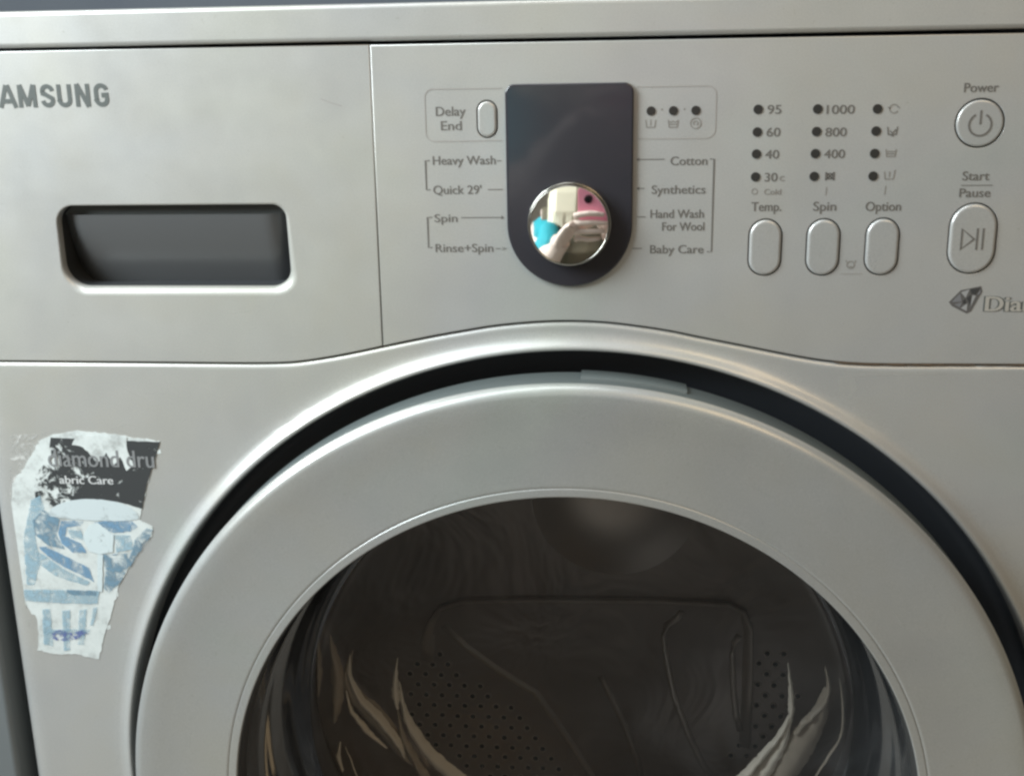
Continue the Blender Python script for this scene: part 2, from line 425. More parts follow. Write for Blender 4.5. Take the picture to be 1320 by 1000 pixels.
def glyph(c, x0, x1):
    a, b, m_ = x0+.9, x1-.9, (x0+x1)/2; w2 = (b-a)/2
    if c == 'A': return [[(a-.5, BB-.9), (m_-.3, BT+.9)], [(m_+.3, BT+.9), (b+.5, BB-.9)], [(a+1.2, BB+2.2), (b-1.2, BB+2.2)]]
    if c == 'M': return [[(a, BB-.9), (a, BT+.9)], [(a+.2, BT+.9), (m_, BB-.2)], [(m_, BB-.2), (b-.2, BT+.9)], [(b, BT+.9), (b, BB-.9)]]
    if c == 'N': return [[(a, BB-.9), (a, BT+.9)], [(a+.1, BT+.9), (b-.1, BB-.9)], [(b, BB-.9), (b, BT+.9)]]
    if c == 'U': return [[(a, BT+.8), (a, BB+2.4)]+arcq(m_, BB+2.4, w2, 2.4, 180, 360)+[(b, BT+.8)]]
    if c == 'G': return [arcq(m_, BT-2.4, w2, 2.4, 10, 180)+[(a, BB+2.4)]+arcq(m_, BB+2.4, w2, 2.4, 180, 360)+[(b, BB+4.4), (m_, BB+4.4)]]
    if c == 'S': return [arcq(m_, BT-2.4, w2, 2.4, 5, 180)+[(a+.1, BT-3.1), (m_-.8, (BT+BB)/2+.5), (m_+.8, (BT+BB)/2-.5), (b-.1, BB+3.1)]+arcq(m_, BB+2.4, w2, 2.4, 0, -175)]
for c, x0, x1 in (('S', -285.4, -278.6), ('A', -277.4, -268.9), ('M', -267.6, -258.6), ('S', -256.2, -249.4), ('U', -247.8, -240.8), ('N', -238.7, -231.6), ('G', -229.2, -222.2)):
    stroke('letter', [S(P) for P in glyph(c, x0, x1)], .0021, YP, INK_B, drawer, th=.00005, ystep=.00001)
stroke('scuff_mark', [S([(-118, 368.3), (-115.5, 367.2), (-112, 366.0), (-108, 364.9)])], .0005, -.00005, INK_F, drawer, th=.00006)
# ---- control panel
PILLS = [(92.7, 296.7), (119.7, 296.7), (146.9, 296.9)]
holes = [pill(x*mm, z*mm, .0160, .0275) for x, z in PILLS]
holes.append(pill(-.0387, .3578, .0100, .0176)); holes.append(circle(.1865, .3532, .0111)); holes.append(pill(.1878, .3006, .0222, .0335))
cpanel = plate('control_panel', lower(-.0937, XR)+[(XR, .3921), (-.0931, .3923)], 0.0, .012, .0005, SILVER, W, holes=holes, hr=.0003, hb=.006)
btns = []
for i, (x, z) in enumerate(PILLS):
    btns.append(plate('push_button', pill(x*mm, z*mm, .0149, .0264), -.0010, .006, .0014, BTN, cpanel))
plate('push_button', pill(-.0387, .3578, .0090, .0166), -.0008, .006, .0012, BTN, cpanel)
pb = plate('power_button', circle(.1865, .3532, .01045), -.0006, .006, .0010, BTN, cpanel)
sb = plate('start_button', pill(.1878, .3006, .0211, .0324), -.0010, .006, .0014, BTN, cpanel)
a0 = math.radians(60)
stroke('power_symbol', [[(.1865+.0049*math.cos(t), .3526+.0049*math.sin(t)) for t in [math.radians(118+ (304)*k/30) for k in range(31)]], [(.1865, .3528), (.1865, .3590)]], .0009, -.00065, INK, cpanel)
stroke('play_symbol', [S([(182.6, 305.3), (182.6, 295.9), (188.3, 300.6), (182.6, 305.3)]), S([(189.6, 305.6), (189.6, 295.6)]), S([(192.2, 305.6), (192.2, 295.6)])], .0009, -.00105, INK, cpanel)
def T(s, x0, x1, base, cap=4.2, m=INK, bold=.0, **k): return text(s, x0*mm, x1*mm, base*mm, cap*mm, YP, m, cpanel, fat=.00010, **k)
T('Delay', -63, -49, 359.6, 4.5); T('End', -60.8, -51, 353.0, 4.5)
T('Heavy Wash', -65.3, -35.2, 336.9, 4.3); T("Quick 29'", -65.5, -42.3, 323.0, 4.3); T('Spin', -65.4, -54.3, 309.6, 4.0); T('Rinse+Spin', -65.4, -37.2, 295.0, 4.2)
T('Cotton', 47.4, 64.4, 335.7, 4.2); T('Synthetics', 38.8, 63.9, 322.4, 4.2); T('Hand Wash', 38.4, 63.4, 311.0, 4.2); T('For Wool', 44, 63.8, 305.0, 4.2); T('Baby Care', 38.5, 63.7, 294.1, 4.2)
T('95', 91.2, 97.4, 358.6, 4.2); T('60', 91.2, 97.4, 348.4, 4.2); T('40', 91.0, 97.3, 338.3, 4.2); T('30', 91.2, 97.0, 327.8, 4.2); T('c', 98.0, 100.3, 328, 3.6, INK_L); T('Cold', 91.2, 99.0, 321.7, 2.7, INK_L)
T('1000', 117.9, 130.4, 358.2, 4.2); T('800', 117.9, 127.4, 348.1, 4.2); T('400', 117.9, 127.2, 338.2, 4.2)
T('Temp.', 85.6, 99.4, 314.0, 4.5); T('Spin', 114.2, 124.6, 314.0, 4.5); T('Option', 138.2, 154.2, 313.8, 4.5)
T('Power', 178.3, 193.3, 367.0, 4.3); T('Start', 180.9, 192.8, 327.6, 4.3); T('Pause', 180.2, 194.0, 319.9, 4.3)
def LN(name, paths, wd=.35, m=INK, y=YP): return stroke(name, [S(p) for p in paths], wd*mm, y, m, cpanel, th=.00005)
LN('leader_line', [[(-34.6, 338.5), (-32.4, 338.5)]]); LN('leader_line', [[(-39.2, 325.0), (-32.0, 325.0)]])
LN('leader_line', [[(-52.4, 311.7), (-32.0, 311.7)], [(-33, 312.5), (-31.9, 311.7), (-33, 310.9)]]); LN('leader_line', [[(-36.0, 296.6), (-33.6, 296.6)], [(-32.8, 297.2), (-30.8, 296.6), (-32.8, 296.0)]])
LN('leader_line', [[(31.8, 338.5), (44.6, 338.5)], [(32.8, 339.2), (31.7, 338.5), (32.8, 337.8)]]); LN('leader_line', [[(32, 325), (35.4, 325)], [(33, 325.7), (31.9, 325), (33, 324.3)]])
LN('leader_line', [[(32, 311.6), (36, 311.6)]]); LN('leader_line', [[(30.0, 296.5), (34.6, 296.5)]])
LN('bracket_line', [[(-66.8, 338.9), (-68.9, 338.9), (-68.9, 325.1), (-67.0, 325.1)]], .55); LN('bracket_line', [[(-66.6, 311.9), (-68.9, 311.9), (-68.9, 297.2), (-67.0, 297.2)]], .55)
LN('bracket_line', [[(65.6, 338.4), (67.5, 338.4), (67.5, 294.9), (65.4, 294.9)]], .55)
LN('frame_line', [[(-31.4, 371.9)]+[(-64.2+4*math.cos(t), 368+4*math.sin(t)) for t in [math.pi/2+math.pi/2*k/8 for k in range(9)]]+[(-64.2+4*math.cos(t), 351.9+4*math.sin(t)) for t in [math.pi+math.pi/2*k/8 for k in range(9)]]+[(-31.8, 347.9)]], .45, INK_F)
LN('frame_line', [[(31.4, 371.6)]+[(63.6+4*math.cos(t), 367.6+4*math.sin(t)) for t in [math.pi/2-math.pi/2*k/8 for k in range(9)]]+[(63.6+4*math.cos(t), 352+4*math.sin(t)) for t in [-math.pi/2*k/8 for k in range(9)]]+[(32, 348.0)]], .45, INK_F)
for x in (37.9, 48.2, 58.5): disc('indicator_light', x*mm, .3606, .0021, .0, -.00035, LENS, cpanel)
for cx, zs in ((86.9, (360.7, 350.5, 340.5, 330.0)), (113.8, (360.5, 350.4, 340.4, 330.0)), (140.6, (360.2, 350.3, 340.2, 329.9))):
    for z in zs: disc('indicator_light', cx*mm, z*mm, .00215, .0, -.00035, LENS, cpanel)
for x in (43.0, 53.3): disc('link_dot', x*mm, .3612, .0005, .0, -.0001, INK_L, cpanel, n=10)
def arcp(cx, cz, r, a, b, n=12): return [(cx+r*math.cos(math.radians(a+(b-a)*k/n)), cz+r*math.sin(math.radians(a+(b-a)*k/n))) for k in range(n+1)]
def tub(cx, cz, w_=2.3, h=1.7): return [(cx-w_, cz+h), (cx-w_*.8, cz-h), (cx+w_*.8, cz-h), (cx+w_, cz+h)]
LN('tub_icon', [tub(37.8, 354.9), [(37.8, 356.7), (37.8, 353.9)]], .4, INK_L); LN('basin_icon', [tub(48.2, 354.8), [(46.2, 355.9), (47.2, 355.3), (48.2, 355.9), (49.2, 355.3), (50.2, 355.9)], [(46.4, 354.4), (50, 354.4)]], .45, INK_L)
LN('swirl_icon', [arcp(58.6, 354.8, 2.4, 0, 360, 20), arcp(58.6, 354.8, 1.0, -60, 230)], .45, INK_L)
LN('cold_ring_icon', [arcp(86.7, 323.2, 1.25, 0, 360, 16)], .3, INK_L)
LN('no_spin_icon', [arcp(121.0, 330.0, 1.3, 0, 360, 12), [(119.1, 331.8), (122.9, 328.2)], [(119.1, 328.2), (122.9, 331.8)], [(119.1, 328.2), (119.1, 331.8)], [(122.9, 331.8), (122.9, 328.2)]], .55, INK)
LN('tick_line', [[(119.7, 325.0), (119.5, 321.2)]], .3, INK_L); LN('tick_line', [[(146.6, 325.4), (146.3, 321.4)]], .3, INK_L)
LN('swirl_icon', [arcp(147.9, 360.2, 1.9, 30, 330, 16), [(145.2, 361.0), (146.2, 360.2)], [(149.4, 361.2), (150.6, 360.4)]], .45, INK_L)
LN('basin_icon', [tub(147.9, 350.4, 2.2, 1.7), [(146.8, 350.4), (148, 349.2), (149.4, 350.9)], [(147.2, 348.4), (148.6, 347.9)]], .5, INK)
LN('basin_icon', [tub(147.9, 340.4, 2.3, 1.6), [(146, 341), (149.8, 341)], [(146.4, 340.0), (149.4, 340.0)]], .5, INK_L)
LN('tub_icon', [tub(147.9, 330.2, 2.3, 1.7), [(147.9, 331.9), (147.9, 329.4)], [(149.9, 331.9), (150.6, 332.6)]], .45, INK_L)
LN('child_lock_icon', [arcp(132.9, 288.4, 1.7, 0, 360, 16), [(131.0, 289.6), (130.6, 290.6)], [(134.8, 289.6), (135.2, 290.6)], arcp(132.9, 288.1, .7, 200, 340, 5)], .4, INK_L)
LN('link_line', [[(128.4, 284.2), (138.6, 284.2)]], .25, INK_F)
LN('divider_line', [[(180.6, 325.3), (194.6, 325.3)]], .3, INK)
# diamond logo with outlined word
dia = [(179.6, 270.5), (184.6, 276.2), (193.8, 278.2), (194.6, 275.6), (190.2, 266.0), (188.2, 265.0), (181.2, 268.6)]
FACET = [mat('facet_grey', (.19, .19, .20), .4), mat('facet_dark', (.05, .05, .05), .4), mat('facet_light', (.33, .33, .33), .4)]
logo = poly('diamond_logo', S(dia), 0, -.00012, mat('logo_grey', (.11, .105, .10), .5), cpanel)
for k, tri in enumerate([[(181, 270.4), (184.4, 274.6), (185.6, 270.8)], [(184.8, 275.2), (188.6, 276.6), (187.2, 272.6)], [(189.0, 276.8), (193.4, 277.4), (191.6, 274.2), (189.6, 274.6)], [(187.6, 272.4), (189.4, 274.2), (189.6, 269.0)], [(182.2, 269.4), (185.8, 270.4), (184.8, 268.0)], [(185.4, 267.6), (188.2, 266.2), (188.2, 270)], [(190.2, 273.8), (191.8, 273.6), (189.8, 268.2)], [(185.9, 271.2), (187.0, 272.1), (187.9, 269.6), (186.2, 269.8)], [(193.8, 276.4), (192.2, 274), (193.6, 274.6)]]):
    poly('logo_facet', S(tri), -.00012, -.00022, FACET[(k*2+k//3) % 3], cpanel)
text('Diamond', .1966, .2420, .2660, .0079, YP, INK_B, cpanel, fat=.0010)
text('Diamond', .1966, .2420, .2662, .0075, YP-.0001, mat('logo_fill', (.40, .38, .34), .5), cpanel, fat=.00030)
# ---- display and dial
dout = [(.0299, .3085)]+[]
dout = rrect(-.0300, .0299, .3085, .3737, .0045, 8, (.0045, .0045, 0, 0))[:-2]
dout += [(-.00005+.02995*math.cos(t), .3085+.0301*math.sin(t)) for t in [math.pi+math.pi*k/48 for k in range(49)]]
disp = plate('display_panel', dout, -.0022, 0.0, .0009, DISPLAY, cpanel)
text('EcoBubble', -.013, .006, .3602, .0015, -.00225, mat('display_faint', (.04, .038, .046), .4), disp) if False else None
dial = lathe('dial', [(.0200, -.0022), (.0200, -.0052), (.0197, -.0064), (.0194, -.0068), (.0192, -.0066), (.0191, -.0052)], CHROME_SATIN, cpanel, (0, .3090), 96)
lathe('dial_ring', [(.0191, -.0050), (.0190, -.0068), (.0188, -.0090), (.0187, -.0097), (.0185, -.0098), (.0183, -.0092), (.0182, -.0040)], CHROME_SATIN, dial, (0, .3090), 96)
SC = Vector((-.00156539, .37967089, .2752525)); RC = .39
Vc = []; Fc = []; nr, nn = 10, 64
for i in range(nr+1):
    r = .0182*(i/nr) if i else 0.00001
    for j in range(nn):
        a = 2*math.pi*j/nn; x = r*math.cos(a); z = .309+r*math.sin(a)
        Vc.append((x, SC.y-math.sqrt(RC*RC-(x-SC.x)**2-(z-SC.z)**2), z))
for i in range(nr):
    for j in range(nn):
        Fc.append((i*nn+j, i*nn+(j+1) % nn, (i+1)*nn+(j+1) % nn, (i+1)*nn+j))
cap_ = mesh('mirror_cap', Vc, Fc, CHROME, dial)
# ---- door
DC = (0, 0)
RIM = [(.2311+.0054*math.cos(t), -.0260-.0054*math.sin(t)) for t in [math.pi/2*k/12 for k in range(13)]]
door = lathe('door', [(.2361, -.0250)]+RIM+[(.2270, -.0313), (.2230, -.0309), (.2180, -.0304), (.2100, -.0298), (.2000, -.0294), (.1900, -.0292), (.1860, -.0292), (.1848, -.0292), (.1845, -.0290), (.1843, -.0284), (.1841, -.0290), (.1838, -.0292), (.1834, -.0292), (.1806, -.0292), (.1802, -.0292), (.1799, -.0291), (.1797, -.0288), (.1797, -.0268)], DOORS, W, DC, 360)
lathe('window_trim', [(.1797, -.0268), (.1793, -.0262), (.1788, -.0240), (.1786, -.0200), (.1786, -.0120)], mat('trim_dark', (.05, .05, .05), .35), door, DC, 256)
lathe('door_skirt', [(.2361, -.0252), (.2363, -.0240), (.2363, -.0060), (.2357, -.0030), (.2340, -.0018), (.2280, -.0015), (.215, -.0015)], SKIRT, door, DC, 256)
# tab of the inner frame showing over the rim
lathe('latch_plate', [(.2362, -.0190), (.2372, -.0186), (.2377, -.0175), (.2377, -.0060), (.236, -.0050)], SKIRT, door, DC, 40, math.radians(76.2), math.radians(88.6))
# glass bowl
BOWL = [(.1786, -.0150), (.1780, -.0100), (.1772, .0000), (.1762, .0140), (.1756, .0150), (.1740, .0400), (.1725, .0600), (.1700, .0720), (.1650, .0800), (.1570, .0850), (.1400, .0895), (.1200, .0925), (.09, .0950), (.05, .0965), (.00001, .0970)]
lathe('glass_bowl', BOWL, GLASS, door, DC, 200)
# ---- inside
lathe('door_recess', [(.2504, .0115), (.2502, .0150), (.2495, .0240), (.2440, .0280), (.2300, .0300), (.2000, .0310)], RECESS, W, OC, 256)
gk = lathe('gasket', [(.2030, .0300), (.1960, .0260), (.1900, .0290), (.1880, .0400), (.1930, .0480), (.1900, .0560), (.1810, .0540), (.1780, .0620), (.1800, .0760), (.1760, .0840), (.1720, .0980)], GASK, W, OC, 200)
drum = lathe('drum', [(.1700, .0990), (.1760, .1020), (.2300, .1080), (.2360, .1140), (.2360, .2850), (.2300, .2980), (.2200, .3000), (.00001, .3000)], STEEL, W, (0, 0), 200)
lathe('glow_hub', [(.066, .3001), (.062, .2992), (.056, .2975), (.048, .2950), (.038, .2920), (.026, .2895), (.013, .2882), (.0001, .2880)], mat('glow_hub_steel', (.72, .67, .62), .36, .8), drum, (.022, .052), 80)  # off-centre dome added in brighter steel to imitate a soft glow in the glass
def ribs(name, paths, wd, h, m, par, y=.3000):
    V, F = [], []
    for P in paths:
        tube(V, F, [(a*mm, y, b*mm) for a, b in P], [(wd/2, h)]*len(P) if not isinstance(wd, list) else [(q/2, h) for q in wd], 8)
    return mesh(name, V, F, m, par)
ribs('rib_and_reflection', [[(-132, -95), (-131, -78), (-127, -60), (-119, -46), (-100, -39), (-40, -36.5), (60, -35), (112, -36), (124, -42), (128, -58), (129, -110), (129, -165)]], .013, .0022, RIB, drum)  # raised frame imitating a faint room reflection in the glass
ribs('rib_and_reflection', [[(-117, -62), (-100, -80), (-76, -99), (-52, -115), (-42, -121), (-28, -143), (-8, -176), (8, -205), (16, -225)]], .0028, .003, RIB, drum)
ribs('rib_and_reflection', [[(76, -44), (72, -50), (64, -56), (62, -66), (65, -90), (72, -122), (84, -155), (94, -178), (106, -200)]], .0040, .003, RIB, drum)
ribs('rib_and_reflection', [[(122, -64), (118, -70), (117.5, -80), (119, -110), (122, -135), (126, -150)]], .0045, .003, RIB, drum)
ribs('rib_and_reflection', [[(12, -104), (20, -122), (32, -150), (42, -180), (46, -200)]], .0045, .003, RIB, drum)
# perforations in rows (too many and too small to pick apart)
def inpoly(x, z, P):
    c = False
    for i in range(len(P)):
        (x1, z1), (x2, z2) = P[i-1], P[i]
        if (z1 > z) != (z2 > z) and x < (x2-x1)*(z-z1)/(z2-z1)+x1: c = not c
    return c
ZL = [(-150, -92), (-131, -88), (-122, -84), (-96, -110), (-70, -130), (-52, -140), (-36, -160), (-10, -205), (0, -222), (-60, -222), (-150, -170)]
ZR = [(133, -80), (160, -76), (175, -120), (165, -150), (120, -195), (112, -205), (108, -195), (126, -155), (133, -120)]
V, F = [], []; row = 0; z = -60.0
while z > -222:
    x = -180+(row % 2)*6.5
    while x < 180:
        if inpoly(x, z, ZL) or inpoly(x, z, ZR):
            ax, az = x+random.uniform(-.3, .3), z+random.uniform(-.3, .3)
            if math.hypot(ax, az) < 219:
                s = len(V); n = 10
                for k in range(n): a = 2*math.pi*k/n; V.append(((ax+2.1*math.cos(a))*mm, .2997, (az+2.1*math.sin(a))*mm))
                for k in range(n): a = 2*math.pi*k/n; V.append(((ax+1.5*math.cos(a))*mm, .3001, (az+1.5*math.sin(a))*mm))
                F += [(s+k, s+(k+1) % n, s+n+(k+1) % n, s+n+k) for k in range(n)]; F.append(tuple(range(s+n-1, s-1, -1)))
        x += 13
    z -= 9.5; row += 1
VR, FR = [], []
for k in range(0, len(V), 20):
    cx = sum(V[k+q][0] for q in range(10))/10; cz = sum(V[k+q][2] for q in range(10))/10; s_ = len(VR)
    for q in range(12):
        a = 2*math.pi*q/12
        for rr, yy in ((.0021, .2998), (.0026, .2990), (.0033, .2999)): VR.append((cx+rr*math.cos(a), yy, cz+rr*math.sin(a)))
    for q in range(12):
        p_ = (q+1) % 12
        for e_ in range(2): FR.append((s_+3*q+e_, s_+3*q+e_+1, s_+3*p_+e_+1, s_+3*p_+e_))
mesh('perforation_rim', VR, FR, RIB, drum, kind='stuff')
mesh('drum_perforation', V, F, HOLE, drum, smooth=False, kind='stuff')
# pale blades imitating refracted highlights of the gasket in the bowl glass
def glint(P, wds, m, y0=.104, dy=.004, name='fold_highlight'):
    """a curved blade: P centre line (mm), wds width at each point (mm), crumpled edge"""
    V, F = [], []; n = len(P); NS = 40; C_ = []
    def cr(t, A):
        k = min(n-2, int(t*(n-1))); u = t*(n-1)-k
        g = lambda i: A[max(0, min(n-1, i))]
        q = lambda a, b, c, d: .5*(2*b+(c-a)*u+(2*a-5*b+4*c-d)*u*u+(3*b-a-3*c+d)*u**3)
        if isinstance(A[0], tuple): return tuple(q(*[g(k-1+j)[i] for j in range(4)]) for i in (0, 1))
        return q(*[g(k-1+j) for j in range(4)])
    for i in range(NS+1):
        t = i/NS; C_.append((cr(t, P), max(.25, cr(t, wds))))
    for i, (p, wd) in enumerate(C_):
        a, b = C_[max(0, i-1)][0], C_[min(NS, i+1)][0]; d = Vector((b[0]-a[0], b[1]-a[1])).normalized(); nn = Vector((-d.y, d.x))
        for j in range(7):
            s = (j/6-.5); jag = mnoise.noise(Vector((p[0]*.3, p[1]*.3, j*.2)))*1.1*abs(s)*2
            q = Vector(p)+nn*(wd*s+jag*min(1, wd/5))
            V.append((q.x*mm, y0-dy*math.cos(s*math.pi)*min(1, wd/6)+.0012*mnoise.noise(Vector((q.x*.25, q.y*.12, 3))), q.y*mm))
    for i in range(NS):
        for j in range(6): F.append((i*7+j, i*7+j+1, (i+1)*7+j+1, (i+1)*7+j))
    return mesh(name, V, F, m, gk)
ALLGLINT = []
glint([(-145, 21), (-150, 3), (-147, -10), (-137, -22), (-125, -37), (-115, -54), (-108, -62)], [.5, 6, 11, 14, 13, 8, 2], GLINT_DIM)
glint([(-146, 20), (-147, 5), (-141, -11), (-129, -26), (-117, -44), (-114, -54)], [.5, 3, 5, 7, 5, 1], GLINT, y0=.100)
glint([(-150, -6), (-147, -20), (-137, -35), (-125, -47)], [.8, 3, 4, 1], GLINT, y0=.099)
glint([(-115, 19), (-117, 5), (-117.5, -8), (-116.5, -18)], [.4, 3, 5, 1.5], GLINT, y0=.099)
glint([(-115, 2), (-113, -15), (-108, -32), (-97, -50), (-85, -63), (-74, -74), (-60, -90)], [.6, 3, 7, 9, 11, 13, 15], GLINT, y0=.100)
glint([(-117, -20), (-114, -40), (-106, -58), (-98, -75)], [1, 4, 6, 9], GLINT_DIM, y0=.101)
glint([(-168, 33), (-168, 8), (-170, -14)], [2, 4, 1], GLINT_DIM)
glint([(-159, 32), (-156, 8), (-157, -14), (-160, -31)], [1, 8, 8, 2], GLINT_DIM, y0=.102)
glint([(-156, -44), (-158, -56), (-156, -66)], [1, 3, 2], GLINT, y0=.100)
glint([(-153, -48), (-149, -60), (-145, -76)], [.5, 1.2, 1.2], GLINT, y0=.100)
glint([(129.4, 24), (132, 6), (133, -9), (132, -18)], [.4, 3, 4, 2], GLINT, y0=.099)
glint([(132, -12), (127, -26), (116, -42), (104, -59), (94, -74)], [2, 4, 5, 7, 9], GLINT, y0=.098)
glint([(133, -14), (129, -32), (122, -48), (112, -66), (104, -80)], [3, 7, 9, 13, 15], GLINT, y0=.101)
glint([(152, 22), (155, 8), (152, -5), (143, -16), (136, -26)], [1, 3, 4, 5, 3], GLINT_DIM, y0=.099)
glint([(154, 6), (150, -15), (142, -32), (135, -48), (128, -64), (122, -80)], [2, 12, 18, 18, 13, 8], GLINT_DIM, y0=.102)
glint([(162, 12), (165, -8), (165, -28), (157, -46), (149, -62)], [.5, 1.5, 1.5, 2, 1.5], GLINT_DIM, y0=.102)
# ---- torn energy sticker on the front panel
PAPER = mat('sticker_paper', (.62, .64, .62), .6)
bpr = PAPER.node_tree.nodes['Principled BSDF']
L(PAPER, ramp(PAPER, geo_noise(PAPER, 70, 6, .7), [(.34, (.40, .42, .41)), (.48, (.60, .64, .63)), (.6, (.66, .70, .69))]), bpr.inputs['Base Color'])
def worn(name, col, thr, scale, left_bias=0.0, soft=.03, x0=-.262, x1=-.235):
    """printed film whose ink has flaked off in patches"""
    m = mat(name, col, .5); b = m.node_tree.nodes['Principled BSDF']
    n = geo_noise(m, scale, 6, .72, .6)
    g = N(m, 'ShaderNodeNewGeometry'); sx = N(m, 'ShaderNodeSeparateXYZ'); L(m, g.outputs['Position'], sx.inputs[0])
    mr = N(m, 'ShaderNodeMapRange'); mr.inputs[1].default_value = x0; mr.inputs[2].default_value = x1; mr.inputs[3].default_value = left_bias; mr.inputs[4].default_value = 0
    L(m, sx.outputs[0], mr.inputs[0])
    ad = N(m, 'ShaderNodeMath'); ad.operation = 'ADD'; L(m, n, ad.inputs[0]); L(m, mr.outputs[0], ad.inputs[1])
    f = ramp(m, ad.outputs[0], [(thr-soft, (1, 1, 1)), (thr+soft, (0, 0, 0))])
    L(m, f, b.inputs['Alpha']); return m
BLACKP = worn('black_print', (.045, .048, .05), .63, 140, .15, .04, -.280, -.245)
BLUE1 = worn('mid_blue_print', (.17, .31, .46), .54, 130, 0, .14)
BLUE2 = worn('pale_blue_print', (.33, .48, .57), .52, 140, 0, .16)
BLUE3 = worn('slate_blue_print', (.17, .28, .37), .52, 150, 0, .12)
BLUE4 = worn('ink_blue_print', (.13, .17, .38), .49, 300, 0, .08)
GEM = worn('gem_white', (.60, .68, .70), .66, 110, 0, .10)
RESID = worn('paper_residue', (.55, .55, .53), .47, 95, 0, .06)
def st(u, v):
    x = -290.7+(u-25)*(.4217+.000087*(v-556))-(v-556)*.0607; z = 200.4-(v-556)*.4553-(u-25)*.009
    return (max(x, -300.8)*mm, z*mm)
def rough(P, amp=1.2, n=4):
    o = []
    for i in range(len(P)):
        a, b = P[i], P[(i+1) % len(P)]; l = math.hypot(b[0]-a[0], b[1]-a[1]); k = max(1, int(l/n))
        for j in range(k):
            t = j/k; q = (a[0]+(b[0]-a[0])*t, a[1]+(b[1]-a[1])*t)
            o.append((q[0]+amp*mnoise.noise(Vector((q[0]*.35, q[1]*.35, 1))), q[1]+amp*mnoise.noise(Vector((q[0]*.35, q[1]*.35, 7)))))
    return o
def ST(name, P, y, m, amp=1.2, par=None, th=.00012):
    if name == 'printed_shape': YK[0] += 1; y -= .000008*YK[0]; th = .000004
    return poly(name, [st(*q) for q in rough(P, amp)], y, y-th, m, par)
PO = [(52, 566), (75, 557), (100, 553), (140, 555), (170, 558), (206, 562), (198, 590), (190, 615), (184, 640), (180, 660), (196, 668), (195, 680), (181, 692), (176, 705), (166, 722), (154, 745), (146, 770), (142, 790), (136, 806), (131, 825), (127, 846), (100, 840), (72, 841), (48, 838), (49, 815), (47, 792), (40, 788), (33, 776), (27, 782), (23, 768), (22, 740), (20, 700), (14, 660), (16, 620), (32, 600), (40, 585)]
stk = ST('torn_sticker', PO, -.00004, PAPER, 2.2, W, .0002)
stk['label'] = 'torn blue and white sticker with a black band, scuffed'
ST('paper_residue', [(12, 562), (60, 556), (60, 600), (40, 630), (34, 700), (26, 745), (12, 700)], -.00004, RESID, 3, stk, .00008)
Y1 = -.00026; YK = [0]
ST('printed_band', [(42, 612), (62, 590), (66, 562), (206, 563), (198, 590), (190, 613), (183, 646), (165, 641), (140, 637), (112, 638), (86, 645), (60, 648), (46, 638)], Y1, BLACKP, .8, stk)
ST('torn_patch', [(98, 557), (165, 558), (163, 568), (172, 592), (164, 600), (156, 584), (148, 592), (138, 578), (126, 590), (108, 572), (94, 570)], Y1-.00014, PAPER, 2.5, stk)
ST('printed_oval', [(121+58*math.cos(t), 658+(22 if math.sin(t) < 0 else 5)*math.sin(t)) for t in [2*math.pi*k/40 for k in range(40)]], Y1-.00012, worn('oval_print', (.57, .64, .66), .68, 55, 0, .10), .8, stk)
for P, m in (
        ([(30, 690), (40, 640), (52, 634), (58, 650), (44, 668), (46, 690), (52, 720), (44, 750), (34, 750)], BLUE2),
        ([(42, 666), (56, 652), (77, 663), (73, 684), (84, 701), (63, 698), (45, 684)], BLUE3),
        ([(79, 665), (108, 664), (105, 670), (87, 673), (84, 684), (105, 693), (112, 705), (94, 705), (80, 694), (75, 680)], BLUE1),
        ([(122, 665), (154, 660), (171, 662), (178, 669), (168, 675), (147, 678), (129, 672)], BLUE1),
        ([(147, 680), (168, 680), (172, 698), (150, 702)], BLUE2),
        ([(88, 676), (104, 676), (110, 690), (92, 686)], BLUE2),
        ([(59, 699), (91, 713), (115, 724), (121, 742), (110, 736), (87, 726), (68, 716), (50, 700)], BLUE1),
        ([(46, 704), (60, 712), (84, 728), (116, 742), (112, 748), (70, 736), (48, 720)], BLUE2),
        ([(171, 698), (175, 684), (189, 670), (197, 672), (192, 684), (177, 705), (168, 721), (164, 712)], BLUE3),
        ([(133, 706), (164, 703), (166, 719), (155, 742), (140, 756), (133, 750), (136, 729)], BLUE3),
        ([(28, 756), (128, 753), (126, 771), (80, 772), (28, 771)], BLUE2), ([(86, 754), (126, 753), (124, 760), (86, 761)], BLUE3),
        ([(54, 782), (65, 780), (68, 830), (56, 828)], BLUE2), ([(80, 782), (90, 780), (90, 834), (82, 836)], BLUE2), ([(102, 780), (112, 778), (108, 826), (100, 826)], BLUE2), ([(120, 776), (126, 775), (120, 800), (116, 800)], BLUE2),
        ([(56, 808), (116, 805), (114, 811), (56, 814)], BLUE2), ([(66, 812), (76, 807), (92, 811), (108, 806), (114, 812), (98, 819), (82, 822), (68, 821)], BLUE4)):
    ST('printed_shape', P, Y1-.00014, m, 1.1, stk)
for P in ([(115, 669), (126, 665), (147, 680), (146, 702), (129, 706), (115, 702), (107, 684)], [(126, 706), (133, 706), (132, 754), (126, 754)]):
    YK[0] = 24; ST('printed_shape', P, Y1-.00014, GEM, .8, stk)
for q in ((27, 803), (140, 802), (150, 758), (205, 575), (16, 770)):
    ST('paper_scrap', [(q[0]-3, q[1]-2), (q[0]+2, q[1]-3), (q[0]+3, q[1]+2), (q[0]-2, q[1]+3)], -.00004, PAPER, 2.0, stk, .0001)
x0, z0 = st(64, 597); x1, _ = st(200, 597)
text('diamond dru', x0, x1, z0, .0100, Y1-.0003, mat('sticker_grey_ink', (.22, .225, .23), .5), stk, fat=.0002)
x0, z0 = st(78, 618); x1, _ = st(147, 618)
text('abric Care', x0, x1, z0, .0048, Y1-.0003, mat('sticker_white_ink', (.55, .56, .56), .5), stk, fat=.0002)

